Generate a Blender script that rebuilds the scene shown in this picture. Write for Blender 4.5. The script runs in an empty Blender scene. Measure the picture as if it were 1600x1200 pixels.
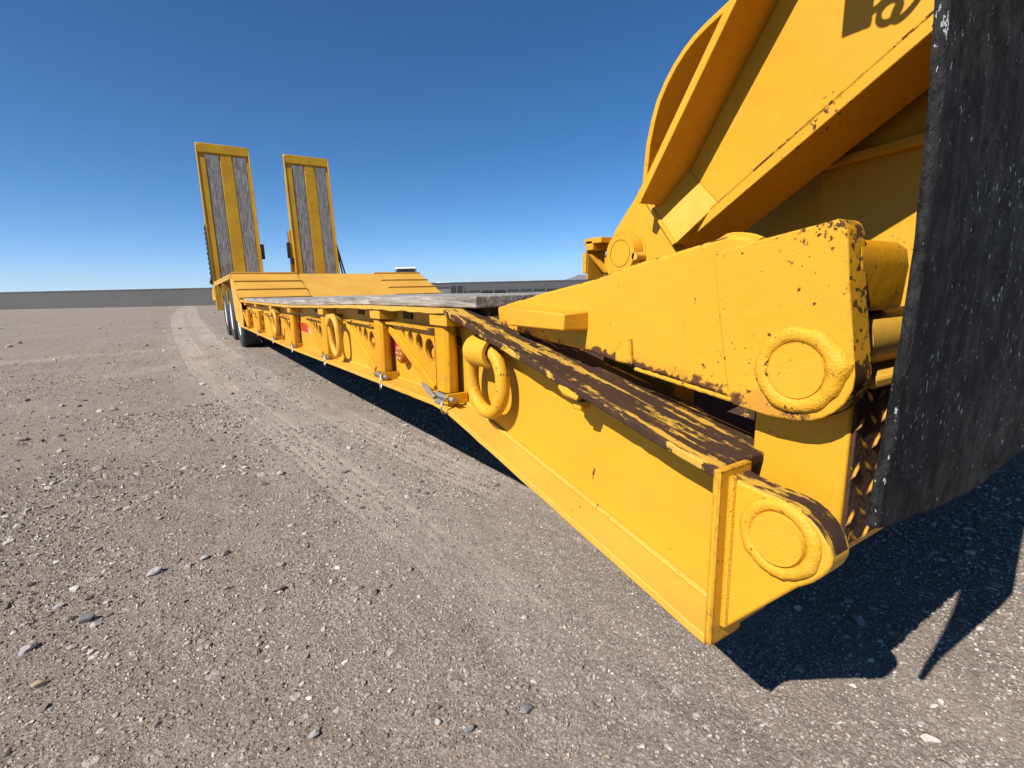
import bpy, bmesh, math, random
import numpy as np
from mathutils import Vector, Matrix, noise as mnoise

random.seed(7)
rng = np.random.default_rng(7)
S = bpy.context.scene
COL = S.collection
PI = math.pi

# ------------------------------------------------------------------ camera
cam_d = bpy.data.cameras.new('camera')
cam_d.sensor_width = 36.0
cam_d.lens = 17.55
cam_d.clip_start = 0.02
cam_d.clip_end = 30000
cam = bpy.data.objects.new('camera', cam_d)
COL.objects.link(cam)
cx = Vector((0.84036, -0.54152, -0.02119)); cd = Vector((-0.11787, -0.14547, -0.98232)); cf = Vector((0.52902, 0.82800, -0.18590))
cam.matrix_world = Matrix(((cx[0], -cd[0], -cf[0], 0), (cx[1], -cd[1], -cf[1], 0), (cx[2], -cd[2], -cf[2], 0.78), (0, 0, 0, 1)))
S.camera = cam

# ------------------------------------------------------------------ sky, sun, exposure
SUNDIR = Vector((1.07, 0.17, -1.0)).normalized()          # the way the light travels
elev = math.asin(-SUNDIR.z)
azim = math.atan2(-SUNDIR.x, -SUNDIR.y)                   # clockwise from +Y
W = bpy.data.worlds.new('World'); S.world = W; W.use_nodes = True
wn = W.node_tree.nodes; wl = W.node_tree.links
bg = wn['Background']
sky = wn.new('ShaderNodeTexSky'); sky.sky_type = 'NISHITA'; sky.sun_disc = False
sky.sun_elevation = elev; sky.sun_rotation = azim
sky.altitude = 900; sky.air_density = 0.52; sky.dust_density = 0.0; sky.ozone_density = 2.6
hs = wn.new('ShaderNodeHueSaturation'); hs.inputs['Saturation'].default_value = 1.27; hs.inputs['Hue'].default_value = .497; wl.new(sky.outputs[0], hs.inputs['Color'])
wl.new(hs.outputs[0], bg.inputs[0]); bg.inputs[1].default_value = 0.108
sun_d = bpy.data.lights.new('sun', 'SUN'); sun_d.energy = 5.0; sun_d.angle = math.radians(0.53); sun_d.color = (1.0, 0.96, 0.90)
sun = bpy.data.objects.new('sun', sun_d); COL.objects.link(sun)
sun.rotation_euler = SUNDIR.to_track_quat('-Z', 'Y').to_euler(); sun.location = (-20, -5, 30)
S.view_settings.view_transform = 'Standard'; S.view_settings.look = 'None'
S.view_settings.exposure = 0.54; S.view_settings.gamma = 1.0; S.view_settings.use_curve_mapping = False
S.cycles.max_bounces = 6; S.cycles.diffuse_bounces = 1

# ------------------------------------------------------------------ node helpers
class NT:
    def __init__(s, name):
        s.m = bpy.data.materials.new(name); s.m.use_nodes = True
        s.n = s.m.node_tree.nodes; s.l = s.m.node_tree.links
        s.b = s.n['Principled BSDF']; s.out = s.n['Material Output']
        s.pos = s.n.new('ShaderNodeNewGeometry').outputs['Position']
    def set(s, sock, v):
        if isinstance(v, bpy.types.NodeSocket): s.l.new(v, sock)
        else: sock.default_value = v
    def mapv(s, scale=(1, 1, 1), rot=(0, 0, 0), vec=None):
        k = s.n.new('ShaderNodeMapping'); k.inputs['Scale'].default_value = scale; k.inputs['Rotation'].default_value = rot
        s.l.new(vec or s.pos, k.inputs['Vector']); return k.outputs[0]
    def noise(s, scale, detail=3, rough=.55, vec=None, dist=0):
        k = s.n.new('ShaderNodeTexNoise'); k.inputs['Scale'].default_value = scale; k.inputs['Detail'].default_value = detail
        k.inputs['Roughness'].default_value = rough; k.inputs['Distortion'].default_value = dist
        s.l.new(vec or s.pos, k.inputs['Vector']); return k.outputs[0]
    def voro(s, scale, out='Color', feature='F1', vec=None):
        k = s.n.new('ShaderNodeTexVoronoi'); k.feature = feature; k.inputs['Scale'].default_value = scale
        s.l.new(vec or s.pos, k.inputs['Vector']); return k.outputs[out]
    def math(s, op, a, b=0.0, c=0.0):
        k = s.n.new('ShaderNodeMath'); k.operation = op
        s.set(k.inputs[0], a); s.set(k.inputs[1], b); s.set(k.inputs[2], c); return k.outputs[0]
    def step(s, v, lo, hi):
        k = s.n.new('ShaderNodeMapRange'); k.interpolation_type = 'SMOOTHSTEP'
        s.set(k.inputs['Value'], v); k.inputs['From Min'].default_value = lo; k.inputs['From Max'].default_value = hi
        return k.outputs['Result']
    def mix(s, f, a, b):
        k = s.n.new('ShaderNodeMix'); k.data_type = 'RGBA'
        s.set(k.inputs[0], f)
        for i, v in ((6, a), (7, b)):
            if isinstance(v, bpy.types.NodeSocket): s.l.new(v, k.inputs[i])
            else: k.inputs[i].default_value = (*v, 1) if len(v) == 3 else v
        return k.outputs[2]
    def ramp(s, v, stops):
        k = s.n.new('ShaderNodeValToRGB'); r = k.color_ramp
        while len(r.elements) < len(stops): r.elements.new(0.5)
        for e, (p, c) in zip(r.elements, stops): e.position = p; e.color = (*c, 1)
        s.l.new(v, k.inputs[0]); return k.outputs[0]
    def bump(s, h, strength, dist, prev=None):
        k = s.n.new('ShaderNodeBump'); k.inputs['Strength'].default_value = strength; k.inputs['Distance'].default_value = dist
        s.l.new(h, k.inputs['Height'])
        if prev is not None: s.l.new(prev, k.inputs['Normal'])
        return k.outputs[0]
    def edge(s, radius):
        bv = s.n.new('ShaderNodeBevel'); bv.samples = 5; bv.inputs['Radius'].default_value = radius
        g = s.n.new('ShaderNodeNewGeometry')
        d = s.n.new('ShaderNodeVectorMath'); d.operation = 'DOT_PRODUCT'
        s.l.new(bv.outputs[0], d.inputs[0]); s.l.new(g.outputs['Normal'], d.inputs[1])
        return s.math('SUBTRACT', 1.0, d.outputs['Value'])
    def fin(s, col, rough=.5, normal=None, metal=0.0, spec=None):
        s.set(s.b.inputs['Base Color'], col if isinstance(col, bpy.types.NodeSocket) else (*col, 1))
        s.set(s.b.inputs['Roughness'], rough); s.set(s.b.inputs['Metallic'], metal)
        if spec is not None: s.b.inputs['Specular IOR Level'].default_value = spec
        if normal is not None: s.l.new(normal, s.b.inputs['Normal'])
        return s.m

RUST = (0.045, 0.023, 0.012); RUST2 = (0.14, 0.055, 0.020)
def paint(name, a=(0.67, 0.330, 0.021), b=(0.63, 0.292, 0.015), chips=.5, wear=.5, patch=0.0, radius=.006, rough=.5, bump=.12, dirt=.0, zone=None):
    t = NT(name)
    col = t.mix(t.step(t.noise(2.3, 4), .35, .68), a, b)
    col = t.mix(t.math('MULTIPLY', t.step(t.noise(9, 5, .65), .52, .78), .35), col, (0.66, 0.37, 0.06))      # chalked, faded spots
    col = t.mix(t.math('MULTIPLY', t.step(t.noise(1.0, 4, .6, t.mapv((34, 34, 2.6))), .60, .74), .16), col, (.34, .16, .04))
    col = t.mix(t.math('MULTIPLY', t.step(t.noise(1.0, 5, .7, t.mapv((3, 1.6, 7))), .50, .72), .22), col, tuple(k * .80 for k in a))
    if dirt:
        dn = t.noise(5, 6, .7, t.mapv((1, .35, 2.2)))
        col = t.mix(t.math('MULTIPLY', t.step(dn, .45, .75), dirt), col, (0.30, 0.17, 0.06))
    rust = t.mix(t.noise(55, 4), RUST, RUST2)
    mask = None
    big = t.noise(5, 3)
    if chips:
        v = t.math('ADD', t.noise(95, 4, .6), t.math('MULTIPLY', big, .42))
        th = .985 - .12 * chips
        mask = t.step(v, th, th + .02)
    if patch:
        v = t.math('ADD', t.noise(7, 5, .65), t.math('MULTIPLY', t.noise(60, 3), .18))
        th = .86 - .24 * patch
        p = t.step(v, th, th + .03); mask = p if mask is None else t.math('MAXIMUM', mask, p)
    if wear:
        e = t.math('ADD', t.edge(radius), t.math('MULTIPLY', t.math('SUBTRACT', t.math('ADD', t.noise(75, 4, .7), t.math('MULTIPLY', big, .5)), .75), .75))
        e = t.math('MULTIPLY', t.step(e, .30 - .17 * wear, .33 - .17 * wear), t.step(t.edge(radius), .012, .03))
        e = t.math('MULTIPLY', e, 1.0); mask = e if mask is None else t.math('MAXIMUM', mask, e)
    if zone:
        sp = t.n.new('ShaderNodeSeparateXYZ'); t.l.new(t.pos, sp.inputs[0])
        low = t.math('SUBTRACT', sp.outputs[2], t.math('MULTIPLY_ADD', sp.outputs[1], .109, .5595))            # height above the arm's lower edge
        near = t.math('SUBTRACT', 1.0, t.step(low, .0, .055))
        hi = t.math('MULTIPLY', t.step(sp.outputs[2], .795, .86), t.math('SUBTRACT', 1.0, t.step(sp.outputs[1], .30, .44)))
        nz = t.math('ADD', t.noise(16, 5, .7), t.math('MULTIPLY', t.noise(70, 3), .25))
        st = t.step(t.math('ADD', nz, t.math('MULTIPLY', near, .30)), .86, .94)
        sp2 = t.step(t.math('ADD', t.noise(120, 4, .65), t.math('MULTIPLY', hi, .22)), .70, .73)
        runs = t.math('MULTIPLY', t.step(t.math('ADD', t.noise(9, 4, .6), t.math('MULTIPLY', near, .25)), .66, .85), .55)
        col = t.mix(runs, col, (.40, .17, .03))
        mask = t.math('MAXIMUM', mask, t.math('MAXIMUM', st, sp2))
    if mask is not None: col = t.mix(mask, col, rust)
    nrm = t.bump(t.noise(260, 3), bump, .002)
    nrm = t.bump(t.noise(1.0, 3, .6, t.mapv((90, 14, 60))), .09, .003, nrm)
    nrm = t.bump(t.noise(14, 3), .16, .012, nrm)
    r = rough
    if mask is not None:
        nrm = t.bump(t.math('SUBTRACT', 1.0, mask), .5, .0012, nrm)
        r = t.math('ADD', rough, t.math('MULTIPLY', mask, .35))
    return t.fin(col, r, nrm, spec=.22)

M = {}
M['paint'] = paint('yellow_paint', chips=.35, wear=.35)
M['paint_clean'] = paint('smooth_yellow_paint', chips=.24, wear=.2, bump=.09, dirt=.10)
M['paint_chip'] = paint('chipped_yellow_paint', chips=.8, wear=1.0, radius=.012)
M['paint_neck'] = paint('gooseneck_yellow_paint', chips=.42, wear=.25, bump=.1)
M['paint_arm'] = paint('cast_yellow_paint', a=(.66, .324, .021), b=(.61, .282, .015), chips=.5, wear=.65, patch=.12, radius=.008, bump=.3, zone=True)
M['paint_deep'] = paint('deep_yellow_paint', a=(.66, .31, .006), b=(.57, .245, .005), chips=.6, wear=.75, patch=.2, dirt=.35)
M['paint_ramp'] = paint('ramp_yellow_paint', a=(.58, .335, .016), b=(.50, .26, .012), chips=.4, wear=.6, patch=.1, dirt=.45, radius=.02)
M['paint_dove'] = paint('dovetail_yellow_paint', a=(.64, .345, .05), b=(.60, .30, .04), chips=.2, wear=.3, patch=.16, radius=.02, dirt=.18)
M['paint_dust'] = paint('dusty_yellow_paint', a=(.65, .36, .05), b=(.60, .315, .035), chips=.4, wear=.6, patch=.12, dirt=.15)

def worn_mat():
    t = NT('worn_deck_edge')
    slope = t.mapv((30, 3.4, 3.4), (math.radians(-13), 0, 0))
    v = t.math('ADD', t.noise(1.0, 7, .74, slope), t.math('MULTIPLY', t.noise(45, 4), .22))
    m = t.step(v, .632, .67)
    rust = t.mix(t.noise(30, 5, .7), (0.030, 0.017, 0.011), (0.085, 0.044, 0.026))
    col = t.mix(m, rust, t.mix(t.noise(12, 3), (.60, .35, .06), (.50, .27, .035)))
    n = t.bump(m, .7, .003); n = t.bump(t.noise(120, 4), .35, .003, n)
    return t.fin(col, t.math('SUBTRACT', .88, t.math('MULTIPLY', m, .3)), n, spec=.12)
M['worn'] = worn_mat()
M['weld'] = paint('rough_weld_paint', chips=.7, wear=.6, radius=.004, bump=.9)
M['pin'] = paint('brushed_pin_paint', chips=.3, wear=.3, radius=.003, bump=.45)
M['edge_worn'] = paint('rust_speckled_edge', chips=1.3, wear=1.0, patch=.95, radius=.01)
M['flange_chip'] = paint('speckled_flange_edge', chips=.9, wear=.9, patch=.12, radius=.005)
def rust_mat():
    t = NT('rusty_steel')
    col = t.mix(t.noise(28, 6, .7), (0.035, .023, .018), (.11, .058, .036))
    col = t.mix(t.step(t.noise(18, 5, .7), .60, .66), col, (.55, .30, .04))
    return t.fin(col, .85, t.bump(t.noise(90, 5), .6, .005), spec=.1)
M['rust'] = rust_mat()
def wood_mat(name, vec, light, dark, holes=False):
    t = NT(name)
    v = t.mapv(vec)
    g = t.noise(1.0, 7, .7, v, .4)
    col = t.ramp(g, [(0.30, dark), (0.5, tuple((a + b) / 2 for a, b in zip(light, dark))), (0.66, light)])
    col = t.mix(t.math('MULTIPLY', t.step(t.noise(9, 5, .7), .5, .75), .45), col, tuple(d * .8 for d in dark))
    if holes:
        vd = t.voro(7.0, 'Distance'); col = t.mix(t.step(vd, .10, .07), col, (.03, .025, .02))
    n = t.bump(g, .9, .012); n = t.bump(t.noise(1.0, 3, .5, t.mapv(tuple(k * 3 for k in vec))), .5, .004, n)
    return t.fin(col, .85, n, spec=.2)
M['wood'] = wood_mat('weathered_deck_wood', (55, 2.6, 55), (.50, .47, .43), (.10, .085, .075))
M['ramp_wood'] = wood_mat('dark_ramp_wood', (38, 38, 2.4), (.40, .39, .375), (.085, .076, .068), True)

def rubber_mat():
    t = NT('scuffed_black_rubber')
    base = t.mix(t.step(t.noise(6, 6, .72, t.mapv((7, 7, 4.0))), .38, .68), (.009, .0092, .009), (.040, .040, .037))
    s1 = t.noise(1.0, 3, .6, t.mapv((210, 210, 85)))
    s2 = t.noise(7, 3)
    scr = t.step(t.math('ADD', s1, t.math('MULTIPLY', s2, .28)), .805, .825)
    s3 = t.step(t.noise(1.0, 2, .5, t.mapv((170, 170, 22), (0, .22, 0))), .78, .82)
    scr = t.math('MAXIMUM', scr, t.math('MULTIPLY', s3, .25))
    col = t.mix(scr, base, (.40, .42, .42))
    h = t.noise(1.0, 5, .7, t.mapv((120, 120, 60)))
    n = t.bump(h, 1.0, .008); n = t.bump(scr, .6, .002, n)
    return t.fin(col, t.math('SUBTRACT', .8, t.math('MULTIPLY', scr, .35)), n, spec=.15)
M['rubber'] = rubber_mat()
def simple(name, col, rough=.5, metal=0., nb=0, ns=40, var=None):
    t = NT(name)
    c = col if var is None else t.mix(t.noise(ns * .4, 5, .65), col, var)
    n = t.bump(t.noise(ns, 4), nb, .004) if nb else None
    return t.fin(c, rough, n, metal)
M['tyre'] = simple('tyre_rubber', (.022, .023, .024), .75, 0, .3, 60, (.05, .048, .045))
M['rim'] = simple('white_wheel_paint', (.74, .75, .76), .5, 0, 0, 12, (.52, .51, .49))
M['galv'] = simple('galvanised_pin', (.40, .38, .34), .45, .6, .2, 120, (.26, .23, .19))
M['chain'] = simple('oily_chain_steel', (.035, .035, .036), .55, .5, .2, 100, (.07, .055, .045))
M['black'] = simple('black_rubber_block', (.012, .012, .013), .7)
M['red'] = simple('red_reflective_tape', (.55, .012, .012), .3, 0, .05, 300, (.42, .012, .015))
M['redorange'] = simple('faded_red_reflective_tape', (.62, .045, .012), .3, 0, .05, 300, (.52, .03, .012))
M['white'] = simple('white_reflective_tape', (.62, .66, .70), .3, 0, .05, 300, (.52, .56, .62))
M['amber'] = simple('amber_lens', (.42, .12, .012), .2, 0, .15, 200, (.32, .07, .01))
M['lens_dot'] = simple('clear_amber_dome', (.72, .36, .10), .12)
M['grille'] = simple('dark_hole', (.05, .03, .01), .8)
M['vehicle_white'] = simple('white_vehicle_paint', (.78, .79, .80), .35)
M['vehicle_glass'] = simple('dark_vehicle_glass', (.018, .020, .022), .12)
M['vehicle_black'] = simple('black_chassis_paint', (.018, .018, .019), .55, 0, 0, 3, (.03, .028, .027))
M['box_grey'] = simple('grey_metal_box', (.16, .165, .165), .6, 0, 0, 2, (.13, .13, .13))
M['hill'] = simple('bare_desert_rock', (.20, .16, .13), .95, 0, 0, .01, (.14, .11, .09))

def wall_mat():
    t = NT('dark_block_wall')
    br = t.n.new('ShaderNodeTexBrick'); br.inputs['Scale'].default_value = 1.0
    br.inputs['Brick Width'].default_value = .8; br.inputs['Row Height'].default_value = .24; br.inputs['Mortar Size'].default_value = .012
    br.inputs['Color1'].default_value = (.090, .088, .084, 1); br.inputs['Color2'].default_value = (.102, .098, .092, 1); br.inputs['Mortar'].default_value = (.07, .068, .066, 1)
    tc = t.n.new('ShaderNodeTexCoord')
    sw = t.n.new('ShaderNodeSeparateXYZ'); t.l.new(tc.outputs['Object'], sw.inputs[0])
    cb = t.n.new('ShaderNodeCombineXYZ'); t.l.new(sw.outputs[0], cb.inputs[0]); t.l.new(sw.outputs[2], cb.inputs[1])
    t.l.new(cb.outputs[0], br.inputs['Vector'])
    col = t.mix(t.math('MULTIPLY', t.step(t.noise(.35, 5), .35, .7), .35), br.outputs['Color'], (.115, .108, .098))
    return t.fin(col, .9, t.bump(t.noise(12, 4), .3, .01))
M['wall'] = wall_mat()

def ground_mat():
    t = NT('gravelly_dirt')
    at = t.n.new('ShaderNodeAttribute'); at.attribute_name = 'track'; tr = at.outputs['Fac']
    big = t.noise(.55, 5, .6)
    col = t.mix(t.step(big, .33, .68), (0.254, 0.198, 0.157), (0.306, 0.250, 0.202))
    col = t.mix(t.math('MULTIPLY', t.step(t.noise(3.2, 5, .65), .42, .70), .5), col, (0.220, 0.170, 0.139))
    grit = t.noise(170, 4, .7)
    col = t.mix(t.math('MULTIPLY', t.step(grit, .30, .52), 1), tuple((0.123, 0.097, 0.078)), col)
    gs = t.n.new('ShaderNodeSeparateColor'); t.l.new(t.voro(260, 'Color'), gs.inputs[0])
    col = t.mix(t.math('MULTIPLY', t.step(gs.outputs[0], .62, .95), .6), col, (0.446, 0.392, 0.332))
    col = t.mix(t.math('MULTIPLY', t.step(gs.outputs[1], .68, .95), .45), col, (0.093, 0.075, 0.064))
    v = t.voro(95, 'Color'); vs = t.n.new('ShaderNodeSeparateColor'); t.l.new(v, vs.inputs[0])
    vd = t.voro(95, 'Distance')
    chip = t.math('MULTIPLY', t.step(vs.outputs[0], .80, .84), t.step(vd, .42, .30))
    col = t.mix(t.math('MULTIPLY', chip, .75), col, t.mix(vs.outputs[1], (0.537, 0.480, 0.404), (0.323, 0.281, 0.253)))
    v2 = t.voro(22, 'Color'); v2s = t.n.new('ShaderNodeSeparateColor'); t.l.new(v2, v2s.inputs[0])
    chip2 = t.math('MULTIPLY', t.step(v2s.outputs[0], .90, .92), t.step(t.voro(22, 'Distance'), .36, .28))
    chip2 = t.math('MULTIPLY', chip2, t.math('SUBTRACT', 1.0, tr))
    col = t.mix(t.math('MULTIPLY', chip2, .7), col, t.mix(v2s.outputs[1], (0.516, 0.459, 0.393), (0.290, 0.262, 0.240)))
    col = t.mix(t.math('MULTIPLY', tr, .80), col, (.430, .362, .296))
    h = t.math('ADD', t.math('MULTIPLY', grit, .6), t.math('MULTIPLY', t.noise(48, 4, .65), .8))
    n = t.bump(h, .75, .012); n = t.bump(t.math('ADD', chip, chip2), .5, .006, n)
    n = t.bump(t.noise(7, 4), .35, .04, n)
    return t.fin(col, .95, n, spec=.15)
M['ground'] = ground_mat()
def stone_mat(name, light=1.0):
    t = NT(name)
    g = t.n.new('ShaderNodeNewGeometry'); r = g.outputs['Random Per Island']
    oi = t.n.new('ShaderNodeObjectInfo').outputs['Random']
    rr = t.math('FRACT', t.math('ADD', r, oi))
    col = t.ramp(rr, [(0, (0.147, 0.118, 0.101)), (.35, (0.244, 0.198, 0.162)), (.62, (0.312, 0.265, 0.221)), (.82, (0.461, 0.411, 0.345)), (1, (0.560, 0.512, 0.439))])
    col = t.mix(t.math('MULTIPLY', t.step(t.noise(60, 4), .4, .7), .4), col, (0.233, 0.189, 0.159))
    return t.fin(col, .9, t.bump(t.noise(140, 4), .4, .004), spec=.25)
M['stone'] = stone_mat('mixed_stone')
def tone_stone(name, c, d): return simple(name, c, .88, 0, .5, 110, d)
M['stone_white'] = tone_stone('pale_stone', (0.384, 0.354, 0.330), (0.288, 0.260, 0.240))
M['stone_grey'] = tone_stone('grey_stone', (0.208, 0.203, 0.185), (0.156, 0.147, 0.136))
M['stone_tan'] = tone_stone('tan_stone', (0.447, 0.340, 0.198), (0.351, 0.255, 0.153))
M['stone_brown'] = tone_stone('brownish_stone', (0.282, 0.232, 0.190), (0.214, 0.170, 0.141))

# ------------------------------------------------------------------ object helpers
def link(o, parent=None):
    COL.objects.link(o)
    if parent is not None:
        o.parent = parent
        o.matrix_parent_inverse = Matrix.Translation(-parent.location) if parent.type == 'EMPTY' else Matrix.Identity(4)
    return o
def tag(o, label=None, cat=None, group=None, kind=None):
    for k, v in (('label', label), ('category', cat), ('group', group), ('kind', kind)):
        if v: o[k] = v
    return o
def thing(name, loc, label, cat, group=None):
    o = bpy.data.objects.new(name, None); o.empty_display_size = .3; o.location = loc; COL.objects.link(o)
    return tag(o, label, cat, group)

class MB:
    def __init__(s): s.bm = bmesh.new()
    def grid(s, rows, close_u=False, close_v=False, smooth=False):
        vs = [[s.bm.verts.new(p) for p in r] for r in rows]
        nu, nv = len(vs), len(vs[0])
        for i in range(nu if close_u else nu - 1):
            for j in range(nv if close_v else nv - 1):
                f = s.bm.faces.new((vs[i][j], vs[(i + 1) % nu][j], vs[(i + 1) % nu][(j + 1) % nv], vs[i][(j + 1) % nv])); f.smooth = smooth
        return vs
    def prism(s, poly, a, b, axis='x'):
        def P(u, v, w): return {'x': (w, u, v), 'y': (u, w, v), 'z': (u, v, w)}[axis]
        n = len(poly)
        A = [s.bm.verts.new(P(u, v, a)) for u, v in poly]; B = [s.bm.verts.new(P(u, v, b)) for u, v in poly]
        s.bm.faces.new(A); s.bm.faces.new(B[::-1])
        for i in range(n): s.bm.faces.new((A[i], B[i], B[(i + 1) % n], A[(i + 1) % n]))
        return s
    def box(s, x0, x1, y0, y1, z0, z1): return s.prism([(x0, y0), (x1, y0), (x1, y1), (x0, y1)], z0, z1, 'z')
    def hexa(s, pts):
        v = [s.bm.verts.new(p) for p in pts]
        for f in ((0, 1, 2, 3), (7, 6, 5, 4), (0, 4, 5, 1), (1, 5, 6, 2), (2, 6, 7, 3), (3, 7, 4, 0)): s.bm.faces.new([v[i] for i in f])
        return s
    def tube(s, path, r, seg=12, closed=False):
        path = [Vector(p) for p in path]; n = len(path); rows = []
        up = None
        for i, p in enumerate(path):
            a = path[(i - 1) % n] if (closed or i > 0) else p; b = path[(i + 1) % n] if (closed or i < n - 1) else p
            t = (b - a).normalized()
            if up is None:
                up = t.orthogonal().normalized()
            up = (up - t * up.dot(t)).normalized(); w = t.cross(up)
            rr = r[i] if isinstance(r, (list, tuple)) else r
            rows.append([p + (up * math.cos(2 * PI * k / seg) + w * math.sin(2 * PI * k / seg)) * rr for k in range(seg)])
        vs = s.grid(rows, closed, True, True)
        if not closed:
            s.bm.faces.new(vs[0][::-1]); s.bm.faces.new(vs[-1])
        return s
    def lathe(s, prof, c, seg=32, axis='x', wob=None):
        # profile of (radius, offset along the axis)
        rows = []
        for r, o in prof:
            row = []
            for k in range(seg):
                a = 2 * PI * k / seg; rr = r * (1 + (wob(a, r) if wob else 0))
                u, v = rr * math.cos(a), rr * math.sin(a)
                row.append({'x': (c[0] + o, c[1] + u, c[2] + v), 'y': (c[0] + u, c[1] + o, c[2] + v), 'z': (c[0] + u, c[1] + v, c[2] + o)}[axis])
            rows.append(row)
        vs = s.grid(rows, False, True, True)
        if prof[0][0] > 0: s.bm.faces.new(vs[0][::-1])
        if prof[-1][0] > 0: s.bm.faces.new(vs[-1])
        return s
    def strip(s, line, thick, x0, x1, step=.04, jit=0.0, seed=0):
        # a plate that follows a (y, z) line, its outer (x0) edge slightly ragged
        pts = []
        for (a, b) in zip(line[:-1], line[1:]):
            L = math.hypot(b[0] - a[0], b[1] - a[1]); n = max(1, int(L / step))
            for k in range(n): pts.append((a[0] + (b[0] - a[0]) * k / n, a[1] + (b[1] - a[1]) * k / n))
        pts.append(line[-1]); rows = []
        for (y, z) in pts:
            j = jit * (mnoise.noise(Vector((seed, y * 14, 0))) + .6 * mnoise.noise(Vector((seed, y * 45, 3))))
            jz = jit * .6 * mnoise.noise(Vector((seed + 5, y * 9, 1)))
            xm = x0 + (x1 - x0) * .25
            rows.append([(x0 + j, y, z + jz), (xm, y, z), (x1, y, z), (x1, y, z - thick), (xm, y, z - thick), (x0 + j, y, z - thick + jz)])
        vs = s.grid(rows, False, True)
        s.bm.faces.new(vs[0][::-1]); s.bm.faces.new(vs[-1])
        return s
    def build(s, name, mat, parent=None, bevel=.003, label=None, top_mat=None, seg=2, kind=None, edge_all=False):
        bmesh.ops.recalc_face_normals(s.bm, faces=s.bm.faces)
        me = bpy.data.meshes.new(name)
        if top_mat is not None:
            for f in s.bm.faces:
                if (f.normal.z > .25 or (edge_all and abs(f.normal.z) < 2)) and abs(f.normal.x) < .6: f.material_index = 1
        s.bm.to_mesh(me); s.bm.free()
        me.materials.append(mat)
        me.set_sharp_from_angle(angle=math.radians(42))
        if top_mat is not None: me.materials.append(top_mat)
        o = bpy.data.objects.new(name, me); link(o, parent)
        if bevel:
            b = o.modifiers.new('bevel', 'BEVEL'); b.width = bevel; b.segments = seg; b.limit_method = 'ANGLE'; b.angle_limit = math.radians(40)
        tag(o, label, kind=kind)
        return o
def dup(o, parent, d):
    c = o.copy(); COL.objects.link(c); c.parent = parent; c.matrix_parent_inverse = o.matrix_parent_inverse.copy()
    c.location = o.location + Vector(d)
    for ch in [k for k in o.children]:
        g = ch.copy(); COL.objects.link(g); g.parent = c
    return c
def box(name, mat, parent, x0, x1, y0, y1, z0, z1, bevel=.003, label=None): return MB().box(x0, x1, y0, y1, z0, z1).build(name, mat, parent, bevel, label)
def interp(line, y):
    for a, b in zip(line[:-1], line[1:]):
        if min(a[0], b[0]) <= y <= max(a[0], b[0]): return a[1] + (b[1] - a[1]) * (y - a[0]) / (b[0] - a[0])
    return line[0][1] if abs(y - line[0][0]) < abs(y - line[-1][0]) else line[-1][1]
def weld_ring(c, R, r, blob=None, seed=1):
    rows = []
    for i in range(56):
        a = 2 * PI * i / 56
        n1 = mnoise.noise(Vector((math.cos(a) * 3, math.sin(a) * 3, seed))); n2 = mnoise.noise(Vector((math.cos(a) * 11, math.sin(a) * 11, seed + 4)))
        rr = r * (1 + .14 * n1 + .12 * n2); RR = R * (1 + .025 * n1)
        if blob:
            k_ = max(0, math.cos(a - blob[0])) ** 14; rr *= 1 + (blob[1] - 1) * k_; RR *= 1 + .08 * k_
        row = []
        for k in range(10):
            b = 2 * PI * k / 10; q = RR + rr * math.cos(b) * 1.05
            row.append((c[0] + rr * math.sin(b) * .75, c[1] + q * math.cos(a), c[2] + q * math.sin(a)))
        rows.append(row)
    m = MB(); m.grid(rows, True, True, True); return m

# ------------------------------------------------------------------ ground shape
def vnoise(x, y, seed):
    xi = np.floor(x).astype(np.int64); yi = np.floor(y).astype(np.int64); fx = x - xi; fy = y - yi
    def hsh(a, b):
        n = (a * 374761393 + b * 668265263 + seed * 1274126177) & 0x7fffffff
        n = ((n ^ (n >> 13)) * 1274126177) & 0x7fffffff
        return ((n ^ (n >> 16)) & 0xffff) / 65535.0
    fx = fx * fx * (3 - 2 * fx); fy = fy * fy * (3 - 2 * fy)
    return (hsh(xi, yi) * (1 - fx) + hsh(xi + 1, yi) * fx) * (1 - fy) + (hsh(xi, yi + 1) * (1 - fx) + hsh(xi + 1, yi + 1) * fx) * fy - .5
TRACKS = [[(.62, -2.), (.56, 1.2), (.45, 2.43), (.37, 3.14), (.21, 4.6), (.04, 6.39), (-.19, 12.46), (-.41, 23.7), (-.2, 45)],
          [(1.3, -2.), (1.0, 1.4), (.78, 2.9), (.70, 3.61), (.60, 4.74), (.44, 6.61), (.26, 9.93), (.11, 22.97), (.3, 45)]]
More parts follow.
